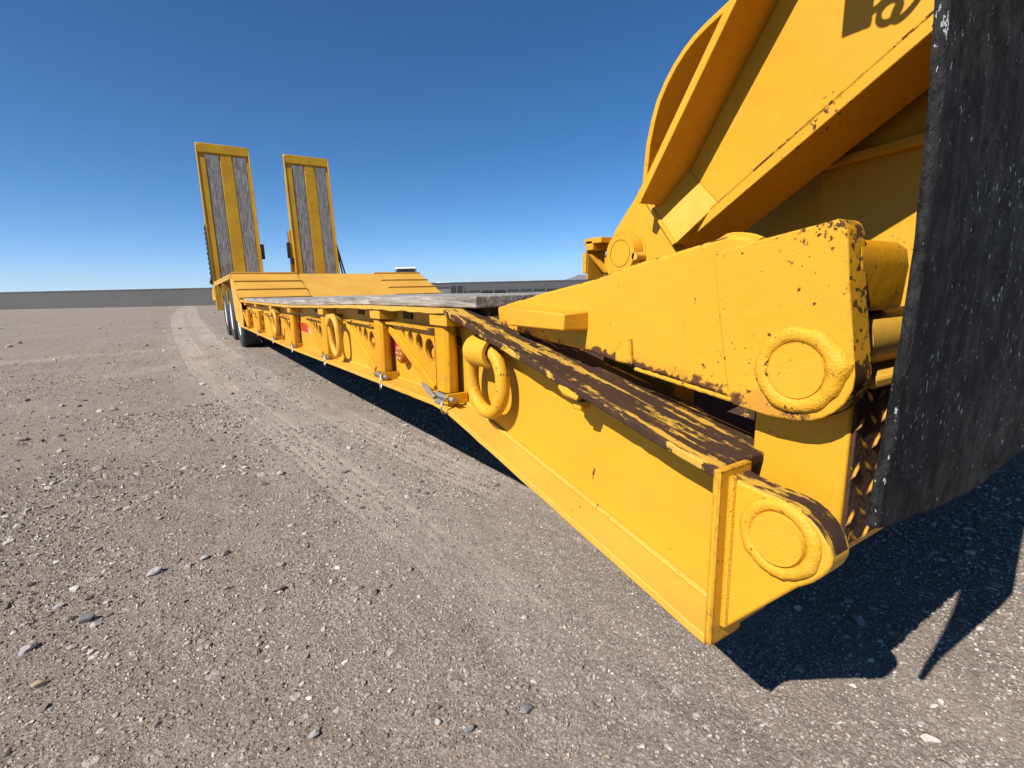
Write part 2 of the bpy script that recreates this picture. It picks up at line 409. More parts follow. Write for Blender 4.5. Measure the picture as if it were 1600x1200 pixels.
def track_amount(x, y):
    t = np.zeros_like(x)
    for tr in TRACKS:
        ys = np.array([p[1] for p in tr]); xs = np.array([p[0] for p in tr])
        c = np.interp(y, ys, xs); d = np.abs(x - c + .012 * vnoise(y * 3, y * 0, 5)); w = .085 + .004 * np.clip(y, 0, 30)
        rib = .82 + .18 * np.cos(np.clip(d / w, 0, 1.4) * 14.0)
        t = np.maximum(t, np.clip((1.3 - d / w) * 3, 0, 1) * rib * np.clip((y - .2) / 1.7, .3, 1))
    mid = np.interp(y, [1.4, 2.9, 4.7, 6.5, 10, 23, 45], [.78, .60, .40, .24, .03, -.15, .05]); t = np.maximum(t, .5 * np.clip(1.7 - np.abs(x - mid) / .34, 0, 1) * np.clip((y - .3) / 2.0, .15, 1))
    # an older pair of tracks sweeping across the yard
    c = 7.2 + .05 * (x + 3) ** 2 * 0 + .9 * np.sin(x * .25); t = np.maximum(t, .45 * np.clip(1.2 - np.abs(y - 9.5 - .22 * x - .3 * np.sin(x)) / .35, 0, 1) * (x < 0))
    t = np.maximum(t, .40 * np.clip(1.2 - np.abs(y - 6.9 - .30 * x - .2 * np.sin(x * 1.3)) / .25, 0, 1) * (x < 0))
    return t * np.clip(.75 + .9 * vnoise(x * 4, y * 2, 9), .3, 1)
def ground_h(x, y):
    h = .020 * vnoise(x * 1.1, y * 1.1, 1) + .010 * vnoise(x * 4, y * 4, 2) + .006 * vnoise(x * 14, y * 14, 3) + .003 * vnoise(x * 38, y * 38, 4)
    h = h - .010 * track_amount(x, y)
    return h
def graded(lo, hi, c0, c1, fine, grow, mx):
    a = [c0]; s = fine
    while a[-1] < c1: a.append(a[-1] + fine)
    while a[-1] < hi: s = min(s * grow, mx); a.append(a[-1] + s)
    b = [c0]; s = fine
    while b[-1] > lo: s = min(s * grow, mx); b.append(b[-1] - s)
    return np.clip(np.array(b[:0:-1] + a), lo, hi)
gx = graded(-2380, 2380, -1.3, 2.6, .016, 1.035, 300); gy = graded(-2380, 2380, .1, 3.4, .016, 1.035, 300)
X, Y = np.meshgrid(gx, gy); fade = np.clip(1.4 - np.hypot(X, Y - 2) / 60, 0, 1)
Z = ground_h(X, Y) * fade
def np_mesh(name, co, faces, mat, smooth=True):
    me = bpy.data.meshes.new(name); k = faces.shape[1]
    me.vertices.add(len(co)); me.vertices.foreach_set('co', co.astype(np.float32).ravel())
    me.loops.add(faces.size); me.loops.foreach_set('vertex_index', faces.astype(np.int32).ravel())
    me.polygons.add(len(faces)); me.polygons.foreach_set('loop_start', np.arange(0, faces.size, k, dtype=np.int32))
    me.polygons.foreach_set('use_smooth', np.full(len(faces), smooth, dtype=bool))
    me.update(calc_edges=True); me.materials.append(mat)
    return me
ny, nx = X.shape; idx = np.arange(nx * ny).reshape(ny, nx)
fc = np.stack([idx[:-1, :-1], idx[:-1, 1:], idx[1:, 1:], idx[1:, :-1]], -1).reshape(-1, 4)
me = np_mesh('ground', np.stack([X, Y, Z], -1).reshape(-1, 3), fc, M['ground'])
at = me.attributes.new('track', 'FLOAT', 'POINT'); at.data.foreach_set('value', (track_amount(X, Y) * fade).astype(np.float32).ravel())
g = bpy.data.objects.new('ground', me); COL.objects.link(g); tag(g, 'bare brown gravel yard with pale wheel tracks beside the trailer', kind='structure')

# ------------------------------------------------------------------ far wall, hills, haze
wa = Vector((-13.3, 59.1, 0)); wd = Vector((15, -10.1, 0)).normalized()
w = MB().box(-75, 75, 0, .25, -.1, 1.36).box(-75, 75, -.03, .28, 1.36, 1.45).build('boundary_wall', M['wall'], None, 0)
w.location = wa; w.rotation_euler = (0, 0, math.atan2(wd.y, wd.x))
tag(w, 'long low dark grey block wall closing off the far side of the yard', 'wall')

def hills():
    rows = []; R0 = 2000.0; a0, a1 = math.radians(14), math.radians(75)
    prof = [(14, 8), (25, 10), (29, 11), (31, 16), (32.0, 22), (33, 24), (34.0, 36), (35, 40), (36, 44), (37.0, 41), (38.5, 52), (39.3, 66), (40, 80), (40.6, 86), (41.5, 74), (42.5, 78), (43.4, 92), (45, 84), (50, 110), (60, 60), (75, 20)]
    for i in range(240):
        d = 14 + (75 - 14) * i / 239; a = math.radians(d)
        h = np.interp(d, [p[0] for p in prof], [p[1] for p in prof]); h = h * .6 + 4 * mnoise.noise(Vector((d * 2.2, 0, 0))) + 3 * mnoise.noise(Vector((d * 6, 2, 0)))
        h = max(h, 1.0); row = []
        for rr, k in ((R0 - 200, -.02), (R0 - 120, .38), (R0 - 60, .72), (R0, 1.0), (R0 + 100, .6), (R0 + 260, -.02)):
            r2 = rr + 40 * mnoise.noise(Vector((d * 1.5, rr * .01, 4)))
            row.append((r2 * math.sin(a), r2 * math.cos(a), h * k + (4 * mnoise.noise(Vector((d * 5, rr, 1))) if 0 < k < 1 else 0)))
        rows.append(row)
    m = MB(); m.grid(rows, smooth=True); o = m.build('hills', M['hill'], None, 0); return tag(o, 'low hazy blue mountain ridge on the horizon behind the gooseneck', kind='structure')
hills()
hz = bpy.data.meshes.new('haze'); hb = MB().box(-2450, 2450, -2450, 2450, -1.5, 72); bmesh.ops.recalc_face_normals(hb.bm, faces=hb.bm.faces); hb.bm.to_mesh(hz); hb.bm.free()
ho = bpy.data.objects.new('haze', hz); COL.objects.link(ho); tag(ho, 'thin bright desert haze lying over the yard', kind='stuff')
hm = bpy.data.materials.new('thin_haze'); hm.use_nodes = True; hn = hm.node_tree; hn.nodes.remove(hn.nodes['Principled BSDF'])
pv = hn.nodes.new('ShaderNodeVolumePrincipled'); pv.inputs['Color'].default_value = (.80, .88, 1.0, 1); pv.inputs['Density'].default_value = 3.0e-4; pv.inputs['Anisotropy'].default_value = .2
hn.links.new(pv.outputs[0], hn.nodes['Material Output'].inputs['Volume']); hz.materials.append(hm)

# ================================================================== TRAILER
T = thing('lowboy_trailer', (2.12, 4.0, 0), 'long yellow lowboy trailer with wooden deck, side brackets and upright rear ramps', 'trailer')
BOT = [(8.3, .343), (8.1, .343), (4.09, .379), (2.413, .416), (1.40, .434), (1.31, .430), (.413, .242)]         # underside of the bottom flange
TOP = [(8.3, .704), (7.9, .704), (3.996, .698), (2.171, .727), (1.29, .729), (.411, .525)]                    # top of the top flange
webpoly = [(y, z + .016) for y, z in BOT] + [(y, z - .014) for y, z in TOP[::-1]]
beam = MB().prism(webpoly, .675, .690).build('side_beam', M['paint_clean'], T, .002)
MB().strip([(y, z + .016) for y, z in BOT], .016, .600, .765, .05, .0018, 3).build('bottom_flange', M['paint_dust'], beam, .002)
MB().strip(TOP[:5], .013, .600, .765, .03, .006, 1).build('top_flange', M['paint_dust'], beam, .002)
MB().strip([(1.289, .729), (.411, .525)], .016, .600, .768, .02, .005, 8).build('worn_top_flange', M['worn'], beam, .003, 'sloping front flange worn down to brown rust')
MB().prism([(1.1, .30), (1.12, .304), (1.12, .69), (1.1, .686)], .690, .694).build('splice_plate', M['paint'], beam, .001)
bm2 = MB().prism(webpoly, 3.56, 3.575).strip([(y, z + .016) for y, z in BOT], .016, 3.50, 3.65, .2).strip(TOP, .014, 3.50, 3.65, .2)
bm2.build('side_beam', M['paint_clean'], T, .002)
# fillet weld along the foot of the web
MB().tube([(.672, y, z + .020) for y, z in BOT[2:]], .006, 8).build('weld_bead', M['paint_dust'], beam, 0)
MB().tube([(.672, y, z - .018) for y, z in TOP[4:]], .005, 8).build('weld_bead', M['paint'], beam, 0)
for k in range(6):                                                                                   # beams across, under the planks
    y = 1.9 + 1.1 * k
    box('cross_member', M['paint'], T, .693, 3.557, y, y + .09, .46, .675, 0)
box('centre_beam', M['paint'], T, 1.75, 1.90, 1.32, 8.2, .44, .685, 0); box('centre_beam', M['paint'], T, 2.35, 2.50, 1.32, 8.2, .44, .685, 0)
# sloped floor between the front beams
MB().prism([(1.26, .60), (.45, .405), (.45, .39), (1.26, .585)], .79, 3.46).build('front_floor', M['rust'], T, .002)
box('front_deck_beam', M['rust'], T, .70, 3.52, 1.215, 1.30, .690, .764, .006, 'rusty brown beam across the front end of the planks')
# deck planks
PL = [(7.74, .738), (4.0, .733), (2.17, .762), (1.205, .7655)]
xs = .655; pi = 0
while xs < 3.55:
    wd_ = .225 + .02 * random.random(); x1 = min(xs + wd_, 3.60)
    ya = 1.205 + random.uniform(-.012, .02) + (.10 if xs > .7 else 0); line = [(7.74, .738), (4.0, .733), (2.17, .762), (ya, .7655)]
    dz = random.uniform(-.003, .002)
    m = MB().strip([(y, z + dz) for y, z in line], .034, xs, x1 - .008, .03, .004 if pi == 0 else 0, pi)
    m.build('deck_plank', M['wood'], T, .004); xs = x1; pi += 1

# front end plate, pin lug
box('end_plate', M['paint_chip'], T, .600, .675, .402, .414, .246, .524, .002)
lug = [(.417, .515), (.384, .506), (.347, .502), (.318, .500), (.305, .497), (.291, .490), (.281, .482), (.274, .474), (.268, .466), (.265, .458), (.262, .449), (.262, .440), (.266, .428), (.272, .418), (.283, .404), (.300, .389), (.396, .272), (.402, .262)]
L1 = MB().prism([p for p in lug] , .625, .672).build('pin_lug', M['paint'], T, .004, 'rounded front lug with a welded pin', M['worn'])
MB().lathe([(0, -.003), (.035, -.003), (.037, .001), (.037, .02)], (.619, .328, .4475), 40).build('hinge_pin', M['pin'], L1, 0)
weld_ring((.6235, .328, .4475), .0455, .0088, None, 2).build('weld_ring', M['weld'], L1, 0)
MB().tube([(.6245, .3985, z) for z in np.linspace(.275, .512, 22)], [.0058 * (1 + .22 * math.sin(k * 2.1) * (k % 3 == 0)) for k in range(22)], 8).build('weld_bead', M['weld'], L1, 0)
# curled lashing rings
def stadium(c, hw, hh, r, x_lean=0.0, n=14):
    cy, cz = c[1], c[2]; pts = []
    rr = hw
    for k in range(n + 1):
        a = PI + PI * k / n; pts.append((c[0], cy + rr * math.cos(a), cz - (hh - rr) + rr * math.sin(a)))
    for k in range(n + 1):
        a = PI * k / n; pts.append((c[0], cy + rr * math.cos(a), cz + (hh - rr) + rr * math.sin(a)))
    return [(p[0] + (p[2] - cz) * x_lean, p[1], p[2]) for p in pts]
rg = MB().tube(stadium((.634, 1.115, .548), .079, .084, .0), .0180, 14, True).build('lashing_ring', M['paint_chip'], T, 0, 'large oval lashing ring on the sloping front beam')
arc = [(.640 - .042 * math.cos(a), .622 + .042 * math.sin(a)) for a in np.linspace(-1.15, 1.65, 12)]
arc2 = [(.640 - .030 * math.cos(a), .622 + .030 * math.sin(a)) for a in np.linspace(1.65, -1.15, 12)]
MB().prism([(p[0], p[1]) for p in arc + arc2], 1.075, 1.178, 'y').build('ring_clip', M['paint'], rg, .002)
MB().box(.640, .675, 1.078, 1.175, .653, .663).build('clip_tab', M['paint'], rg, .002)
def small_ring(y, z, hw, hh, lab):
    r_ = MB().tube(stadium((.618, y, z), hw, hh, 0, -.05), .0155, 12, True).build('lashing_ring', M['paint_dust'], T, 0, lab)
    MB().lathe([(.0, -.03), (.027, -.028), (.030, -.02), (.030, .05), (0, .05)], (.625, y + hw * .9, z + hh - .02), 20).build('ring_clip', M['paint_dust'], r_, 0)
small_ring(2.64, .566, .075, .098, 'oval lashing ring beside the third hinge tube')
small_ring(4.72, .548, .085, .095, 'oval lashing ring far along the side beam')
# small hook wire and gouge on the front web
MB().tube([(.671, 1.343 + .012 * math.cos(a), .633 + .011 * math.sin(a)) for a in np.linspace(-1.2, 4.6, 16)] , .0028, 6).tube([(.671, 1.331, .636), (.671, 1.331, .625), (.671, 1.329, .612)], .0028, 6).build('wire_hook', M['rust'], T, 0)
MB().tube([(.6745, .743, .410), (.6742, .746, .399), (.6745, .7505, .384)], [.001, .0022, .001], 6).build('paint_gouge', M['rust'], beam, 0)
MB().tube([(.602, .765, .590), (.598, .742, .583), (.602, .71, .574)], [.006, .009, .005], 8).build('weld_bead', M['weld'], beam, 0)
MB().box(.612, .64, .716, .740, .548, .565).build('flange_tab', M['paint'], beam, .003)

# swing-out brackets along the side
OUT_Y = [1.395, 1.98, 2.93, 3.95, 4.90, 6.03, 7.15, 7.85]
def make_outrigger():
    # built with the hinge tube's rear-left edge at y = 0, z = 0 at the tube foot
    o = MB().prism([(-.012 + .0, 0), (0, .0)] and [(.615, -.006), (.627, .004), (.648, .004), (.660, -.006), (.660, -.062), (.648, -.074), (.627, -.074), (.615, -.062)], 0, .205, 'z').build('outrigger', M['paint_deep'], T, .003)
    # gusset plate with four holes of growing size
    me = MB(); bm = me.bm
    tri = [(.008, .010), (.008, .188), (.395, .188), (.395, .172)]
    holes = [(.268, .164, .013), (.203, .152, .020), (.128, .140, .027), (.046, .122, .034)]
    x0, x1 = .620, .630
    # fan the plate: outline and hole loops triangulated together
    def loop(pts):
        vs = [bm.verts.new((x0, y, z)) for y, z in pts]; return [bm.edges.new((vs[i], vs[(i + 1) % len(vs)])) for i in range(len(vs))]
    ed = loop(tri)
    hl = []
    for (hy, hz_, hr) in holes:
        hz2 = min(hz_, .182 - hr)
        pts = [(hy + hr * math.cos(2 * PI * k / 18), hz2 + hr * math.sin(2 * PI * k / 18)) for k in range(18)]; hl.append((hy, hz2, hr)); ed += loop(pts)
    bmesh.ops.triangle_fill(bm, edges=ed, use_beauty=True)
    r = bmesh.ops.extrude_face_region(bm, geom=bm.faces[:])
    bmesh.ops.translate(bm, vec=(x1 - x0, 0, 0), verts=[v for v in r['geom'] if isinstance(v, bmesh.types.BMVert)])
    me.build('gusset_plate', M['paint_deep'], o, 0)
    for hy, hz2, hr in hl:
        MB().tube([(.621, hy + (hr + .002) * math.cos(2 * PI * k / 22), hz2 + (hr + .002) * math.sin(2 * PI * k / 22)) for k in range(22)], .0028, 6, True).build('hole_collar', M['paint_deep'], o, 0)
    MB().prism([(.395, .193), (.0, .191), (-.005, .186), (-.008, .176), (.0, .176), (.004, .183), (.395, .185)], .600, .632).build('top_rim', M['edge_worn'], o, .002)
    MB().prism([(.392, .184), (.012, .014), (.026, -.014), (.408, .156)], .612, .6225).build('diagonal_rim', M['paint_deep'], o, .004)
    # foot bracket, pin and pull ring
    MB().box(.604, .672, -.098, -.090, -.028, .004).box(.604, .672, .002, .010, -.024, -.002).box(.604, .612, -.090, .002, -.028, -.022).build('foot_bracket', M['paint_deep'], o, .002)
    p = MB().lathe([(.0, -.118), (.007, -.118), (.009, -.114), (.009, .03), (0, .03)], (.616, 0, -.012), 12, 'y').build('lock_pin', M['galv'], o, 0)
    return o
def pull_ring(c, tilt):
    pts = []
    for k in range(24):
        a = 2 * PI * k / 24; u, v = .021 * math.cos(a), .021 * math.sin(a)
        pts.append((c[0] + u * math.cos(tilt), c[1] + u * .5, c[2] + v - .016 + u * math.sin(tilt)))
    return MB().tube(pts, .0028, 6, True)
proto = make_outrigger()
for i, y in enumerate(OUT_Y):
    zf = interp(BOT, y) + .016 + .030 - (.002 if i else .0)
    o = proto if i == 0 else None
    if i:
        o = proto.copy(); COL.objects.link(o); o.parent = T; o.matrix_parent_inverse = Matrix.Translation(-T.location)
        for ch in proto.children:
            g = ch.copy(); COL.objects.link(g); g.parent = o; g.matrix_parent_inverse = Matrix.Identity(4)
    o.location = (0, y, zf)
    if i < 6:
        r_ = pull_ring((.598, y - .10, zf - .012), 1.2 if i else .2)
        r_.build('pull_ring', M['galv'], T, 0)
MB().lathe([(0, 0), (.009, 0), (.009, .05), (0, .05)], (.606, 1.325, .452), 12, 'y').build('lock_pin', M['galv'], T, 0)
MB().tube([(.600, 1.378, .462), (.594, 1.42, .486), (.594, 1.455, .497)], [.006, .008, .004], 8).build('lock_pin_handle', M['galv'], T, 0)
# pockets and deck brackets above every hinge
for i, y in enumerate(OUT_Y):
    zt = interp(TOP, y) - .014
    MB().prism([(y - .11, zt - .034), (y + .008, zt - .034), (y + .008, zt), (y - .11, zt)], .606, .674).build('hinge_bracket', M['paint'], T, .002)
    if i < 7:
        yn = OUT_Y[i] + .34
        MB().box(.668, .674, yn - .03, yn + .05, zt - .032, zt - .006).build('web_slot', M['grille'], T, 0)
# reflective tape, lamp, sticker
for (y0, y1, z0, z1, m_) in ((1.852, 1.975, .530, .590, 'red'), (3.600, 3.87, .520, .580, 'redorange'), (3.36, 3.598, .524, .586, 'white'), (5.35, 5.62, .502, .560, 'redorange'), (6.6, 6.9, .49, .55, 'redorange')):
    box('reflective_tape', M[m_], T, .6735, .675, y0, y1, z0, z1, 0)
lm = MB().lathe([(.040, .022), (.040, -.002), (.036, -.010), (.033, -.014), (.0, -.018)], (.653, 1.775, .556), 28).build('marker_light', M['amber'], T, 0)
for k in range(7):
    a = 2 * PI * k / 6; rr = 0 if k == 6 else .021
    MB().lathe([(.005, 0), (.0045, -.002), (.003, -.0035), (0, -.004)], (.6385, 1.775 + rr * math.cos(a), .556 + rr * math.sin(a)), 10).build('lens_dome', M['lens_dot'], lm, 0)
box('small_sticker', M['white'], T, .6735, .675, 1.665, 1.69, .512, .526, 0)

# ---- rear: skirt, sloped dovetail, wheel deck
MB().prism([(8.893, 1.095), (8.481, .977), (7.823, .70), (7.567, .665), (7.476, .458), (7.55, .36), (8.065, .36), (8.648, .412), (8.760, .650), (8.93, .98)], .600, .612).build('side_skirt', M['paint_dove'], T, .004)
dv = MB().prism([(7.72, .705), (8.78, 1.100), (8.78, 1.075), (7.72, .680)], .612, 3.64).build('dovetail', M['paint_dove'], T, .004, 'sloped yellow plate rising to the rear deck')
for s0, s1 in ((.612, 1.55), (2.80, 3.64)):
    for (yy, zz) in ((7.765, .735), (8.075, .852), (8.405, .974), (8.752, 1.102)):
        n_ = Vector((0, -.349, .937)); t_ = Vector((0, .937, .349)); p = Vector((0, yy, zz - .012))
        q = [p, p + t_ * .026, p + t_ * .026 + n_ * .030, p + n_ * .030]
        MB().prism([(k.y, k.z) for k in q], s0, s1).build('grip_bar', M['paint_dove'], dv, .004)
    # plates between the bars, lifted a little
for s0, s1 in ((.625, 1.54), (2.81, 3.63)):
    for (ya, yb) in ((7.80, 8.06), (8.11, 8.385), (8.44, 8.735)):
        f = lambda y: .705 + (y - 7.72) * .3726
        MB().prism([(ya, f(ya) + .006), (yb, f(yb) + .016), (yb, f(yb) + .001), (ya, f(ya) + .001)], s0, s1).build('grip_plate', M['paint_dove'], dv, .003)
box('rear_deck', M['paint_dove'], T, .60, 3.65, 8.785, 14.15, 1.070, 1.100, .004)
MB().prism([(8.9, 1.068), (14.15, 1.068), (14.15, 1.03), (13.9, 1.0), (9.2, 1.028)], .600, .612).build('fender_strip', M['paint_dove'], T, .004)
for y in (11.0, 12.75):
    MB().prism([(y, 1.03), (y + .03, 1.03), (y + .03, .79), (y, .79)], .60, .90).build('fender_rib', M['paint_dove'], T, .004)
    box('fender_panel', M['paint'], T, .86, .87, y - 1.5, y, .80, 1.03, 0)
for y in (10.05, 11.6):
    MB().prism([(y, .86), (y + .03, .86), (y + .03, .62), (y, .66)], .602, .63).build('mud_bracket', M['paint_dust'], T, .003)
box('rear_post', M['paint_dust'], T, .60, .75, 14.05, 14.2, .43, 1.07, .005); box('rear_post', M['paint_dust'], T, 3.5, 3.65, 14.05, 14.2, .43, 1.07, .005)
box('rear_bumper', M['paint'], T, .75, 3.5, 14.08, 14.18, .45, .62, .005)
MB().tube([(.615, 14.3, .95), (.60, 14.32, .80), (.60, 14.26, .66)], .05, 10).build('ramp_hinge', M['paint_dust'], T, 0)
box('frame_rail', M['paint'], T, 1.35, 1.5, 8.86, 14.1, .70, 1.06, 0); box('frame_rail', M['paint'], T, 2.75, 2.9, 8.86, 14.1, .70, 1.06, 0)
# wheels
RT = .452
def wheel_meshes():
    pr = [(.27, .02), (.30, -.004), (.36, -.012), (.41, -.004), (RT - .012, .006), (RT - .002, .02)]
    for gx_ in (.065, .105, .145, .185):
        pr += [(RT, gx_ - .014), (RT - .013, gx_ - .008), (RT - .013, gx_ + .008), (RT, gx_ + .014)]
    pr += [(RT - .002, .232), (RT - .012, .246), (.41, .256), (.30, .254), (.27, .232)]
    ty = MB().lathe(pr, (0, 0, 0), 48)
    rm = MB().lathe([(.272, .012), (.268, .006), (.25, .022), (.235, .065), (.16, .085), (.10, .07), (.095, .03), (.05, .022), (0, .02)], (0, 0, 0), 32)
    return ty, rm
ty, rm = wheel_meshes(); w0 = None
for ax in (8.72, 10.16, 11.6):
    for kx, fl in ((.638, 0), (.94, 0), (3.612, 1), (3.31, 1)):
        if w0 is None:
            w0 = ty.build('wheel', M['tyre'], T, 0); rm0 = rm.build('rim', M['rim'], w0, 0); o = w0
        else:
            o = w0.copy(); COL.objects.link(o); o.parent = T; o.matrix_parent_inverse = Matrix.Translation(-T.location); rr = rm0.copy(); COL.objects.link(rr); rr.parent = o; rr.matrix_parent_inverse = Matrix.Identity(4)
        o.location = (kx, ax, RT - .012)
        if fl: o.rotation_euler = (0, 0, PI)
    MB().lathe([(0, 0), (.06, 0), (.06, 2.3), (0, 2.3)], (.97, ax, RT), 16).build('axle', M['vehicle_black'], T, 0)

# loading ramps, standing upright
def ramp(x0, x1, ztop, lab, chain_side):
    yb, yt = 14.16, 14.44; zb = 1.02
    def yz(t): return yb + (yt - yb) * t, zb + (ztop - zb) * t
    Wd = x1 - x0
    R_ = MB()
    def slab(m, xa, xb, ta, tb, f, d):
        (y0, z0), (y1, z1) = yz(ta), yz(tb)
        m.hexa([(xa, y0 + f, z0), (xb, y0 + f, z0), (xb, y0 + f + d, z0), (xa, y0 + f + d, z0), (xa, y1 + f, z1), (xb, y1 + f, z1), (xb, y1 + f + d, z1), (xa, y1 + f + d, z1)])
    slab(R_, x0, x1, 0, .985, .03, .04)
    o = R_.build('loading_ramp', M['paint_ramp'], T, .006, lab)
    for xa, xb in ((x0, x0 + .03), (x1 - .03, x1)):                               # deep side rails, deeper low down
        m = MB(); (y0, z0), (y1, z1), (y2, z2) = yz(0), yz(.45), yz(1)
        m.prism([(y0 - .02, z0), (y2 - .02, z2 - .06), (y2 + .01, z2), (y2 + .08, z2), (y1 + .20, z1), (y0 + .30, z0)], xa, xb).build('side_rail', M['paint_ramp'], o, .008)
    m = MB(); slab(m, x0 + .03, x1 - .03, .935, 1.0, -.012, .09); m.build('top_bar', M['paint_ramp'], o, .012)
    a, b, c, d, e, f = x0 + .03, x0 + .185, x0 + .455, x0 + .755, x0 + 1.0 * Wd * .915, x1 - .03
    m = MB(); slab(m, a, b - .012, 0, .90, -.005, .03); m.build('rail_plate', M['paint_ramp'], o, .006)
    m = MB(); slab(m, x0 + .470, d - .012, 0, .885, .0, .03); m.build('centre_plate', M['paint_ramp'], o, .01)
    m = MB(); slab(m, x0 + .49, d - .03, .885, .935, .004, .035); m.build('centre_pocket', M['paint_ramp'], o, .01)
    m = MB(); slab(m, e + .012, f, 0, .89, -.005, .03); m.build('rail_plate', M['paint_ramp'], o, .006)
    for xa, xb in ((b, c), (d, e)):
        m = MB(); slab(m, xa, xb, 0, .925, -.002 + .004, .03); m.build('ramp_plank', M['ramp_wood'], o, .004)
    return o
rA = ramp(.595, 1.720, 4.31, 'left upright ramp with two dark planks', -1)
rB = ramp(2.490, 3.590, 4.27, 'right upright ramp with two dark planks', 1)
def links(p0, p1, n, sag, r=.012, sc=.055):
    m = MB(); p0 = Vector(p0); p1 = Vector(p1)
    for i in range(n):
        t = (i + .5) / n; p = p0.lerp(p1, t) + Vector((0, 0, -sag * 4 * t * (1 - t)))
        d = (p1 - p0).normalized(); s_ = Vector((1, 0, 0)) if i % 2 else Vector((0, 1, 0)); s_ = (s_ - d * s_.dot(d)).normalized()
        L = (p1 - p0).length / n * .78
        m.tube([p + d * (L * math.cos(a)) + s_ * (sc * .5 * math.sin(a)) for a in np.linspace(0, 2 * PI, 11)[:-1]], r, 5, True)
    return m
links((.588, 14.44, 2.45), (.588, 14.36, 1.05), 24, .0, .013, .05).build('ramp_chain', M['chain'], T, 0)
links((.58, 14.02, 1.95), (.58, 13.9, 1.1), 10, .0, .010, .05)
MB().tube([(.53, 14.2, 1.12), (.60, 14.2, 1.10)], .05, 8).build('chain_anchor', M['black'], T, 0)
MB().tube([(.575, 13.98, 2.36), (.58, 13.95, 1.9), (.585, 13.95, 1.12)], .012, 6).build('ramp_cable', M['chain'], T, 0)
box('spring_block', M['black'], T, 1.70, 1.80, 14.22, 14.34, 1.66, 2.02, .01)
box('spring_block', M['black'], T, 2.36, 2.44, 14.36, 14.46, 1.70, 2.10, .01)
box('spring_arm', M['paint_ramp'], T, 2.43, 2.50, 14.40, 14.58, 1.10, 2.40, .01)
box('spring_block', M['black'], T, 2.41, 2.47, 14.3, 14.44, 1.55, 1.72, .01)
MB().tube([(3.61, 14.42, 2.12), (3.98, 14.9, 1.05)], .022, 8).build('ramp_cable', M['chain'], T, 0)
MB().tube([(3.60, 14.34, 1.96), (3.86, 14.8, 1.05)], .022, 8).build('ramp_cable', M['chain'], T, 0)
box('cable_anchor', M['black'], T, 3.65, 4.02, 14.75, 14.95, .98, 1.07, .01)
box('cable_anchor', M['vehicle_black'], T, 3.62, 3.70, 14.2, 14.3, 1.10, 1.27, .01)
box('cable_anchor', M['vehicle_black'], T, 3.74, 3.79, 14.2, 14.3, 1.10, 1.22, .01)

# ================================================================== GOOSENECK
G = thing('gooseneck', (2.12, .4, 0), 'yellow folded gooseneck with thick arm and round welded pins, joined to the trailer front', 'gooseneck')
base = box('neck_base', M['paint'], G, .720, 3.53, .297, .43, .402, .655, .004)
box('tread_plate', M['rust'], base, .726, 3.5, .292, .2975, .418, .640, .002)  # dark rust colour covers brown dirt and also paints in this face's shade
tb = MB()
for i in range(24):
    for j in range(7):
        x = .735 + .036 * i + (.0 if j % 2 else .018); z = .426 + .034 * j
        if x > 1.6: continue
        a = (PI / 4 if (i + j) % 2 else -PI / 4) + PI / 2 * 0
        u = Vector((math.cos(a + PI / 2 * 0.0), 0, math.sin(a))) * .014; v = Vector((-math.sin(a), 0, math.cos(a))) * .0030; c = Vector((x, .292, z)); n_ = Vector((0, -.0035, 0))
        q = [c - u, c - v, c + u, c + v]; tp = [c - u * .55 + n_, c - v * .4 + n_, c + u * .55 + n_, c + v * .4 + n_]
        tb.hexa([*q, *tp])
tb.build('tread_bar', M['paint'], base, 0, kind='stuff')
MB().prism([(.285, .655), (.285, .640), (.300, .640), (.300, .628), (.31, .628), (.33, .660), (.31, .668)], .748, 3.5).build('base_lip', M['paint_dust'], base, .004)
MB().lathe([(0, 0), (.041, 0), (.041, 2.6), (0, 2.6)], (.745, .331, .701), 32).build('cross_tube', M['paint_dust'], G, 0)
MB().prism([(.300, .742), (.296, .80), (.300, .822), (.312, .833), (.34, .836), (.44, .838), (.44, .742)], .70, .845).build('cross_box', M['paint_deep'], G, .006)  # deeper paint stands in for orange light bounced onto the front face
MB().box(.722, .80, .330, .42, .655, .742).build('box_web', M['paint'], G, .003)
# the arm with its upper pin lug
armp = [(1.130, .735), (1.125, .694), (1.098, .681), (.982, .670), (.894, .661), (.770, .651), (.696, .638), (.650, .633), (.575, .626), (.509, .618), (.445, .608), (.40, .62), (.40, .83), (.441, .848), (.466, .851), (.504, .845), (.561, .835), (.655, .820), (.766, .795), (.953, .767), (1.057, .749)]
arm = MB().prism(armp, .681, .728).build('support_arm', M['paint_arm'], G, .006, 'tapered arm resting on the sloping deck', M['edge_worn'], 3)
ulug = [(.484, .826), (.40, .842), (.323, .854), (.314, .856), (.307, .851), (.303, .842), (.294, .773), (.281, .689), (.278, .668), (.279, .650), (.286, .632), (.297, .618), (.310, .608), (.325, .601), (.345, .597), (.384, .596), (.439, .603), (.450, .632), (.469, .728)]
ul = MB().prism(ulug, .672, .719).build('upper_lug', M['paint_arm'], G, .003, 'upper lug plate with a big welded pin', M['edge_worn'], 3, edge_all=True)
MB().lathe([(0, -.002), (.037, -.002), (.039, .002), (.039, .03)], (.668, .3475, .666), 40).build('hinge_pin', M['pin'], ul, 0)
weld_ring((.671, .3475, .6665), .0475, .0100, (PI - .25, 1.45), 9).build('weld_ring', M['weld'], ul, 0)
MB().hexa([(.656, 1.034, .693), (.617, .775, .697), (.683, .775, .695), (.683, 1.034, .693), (.656, 1.034, .737), (.617, .775, .731), (.683, .775, .734), (.683, 1.034, .737)]).build('stop_bar', M['paint_arm'], arm, .004)
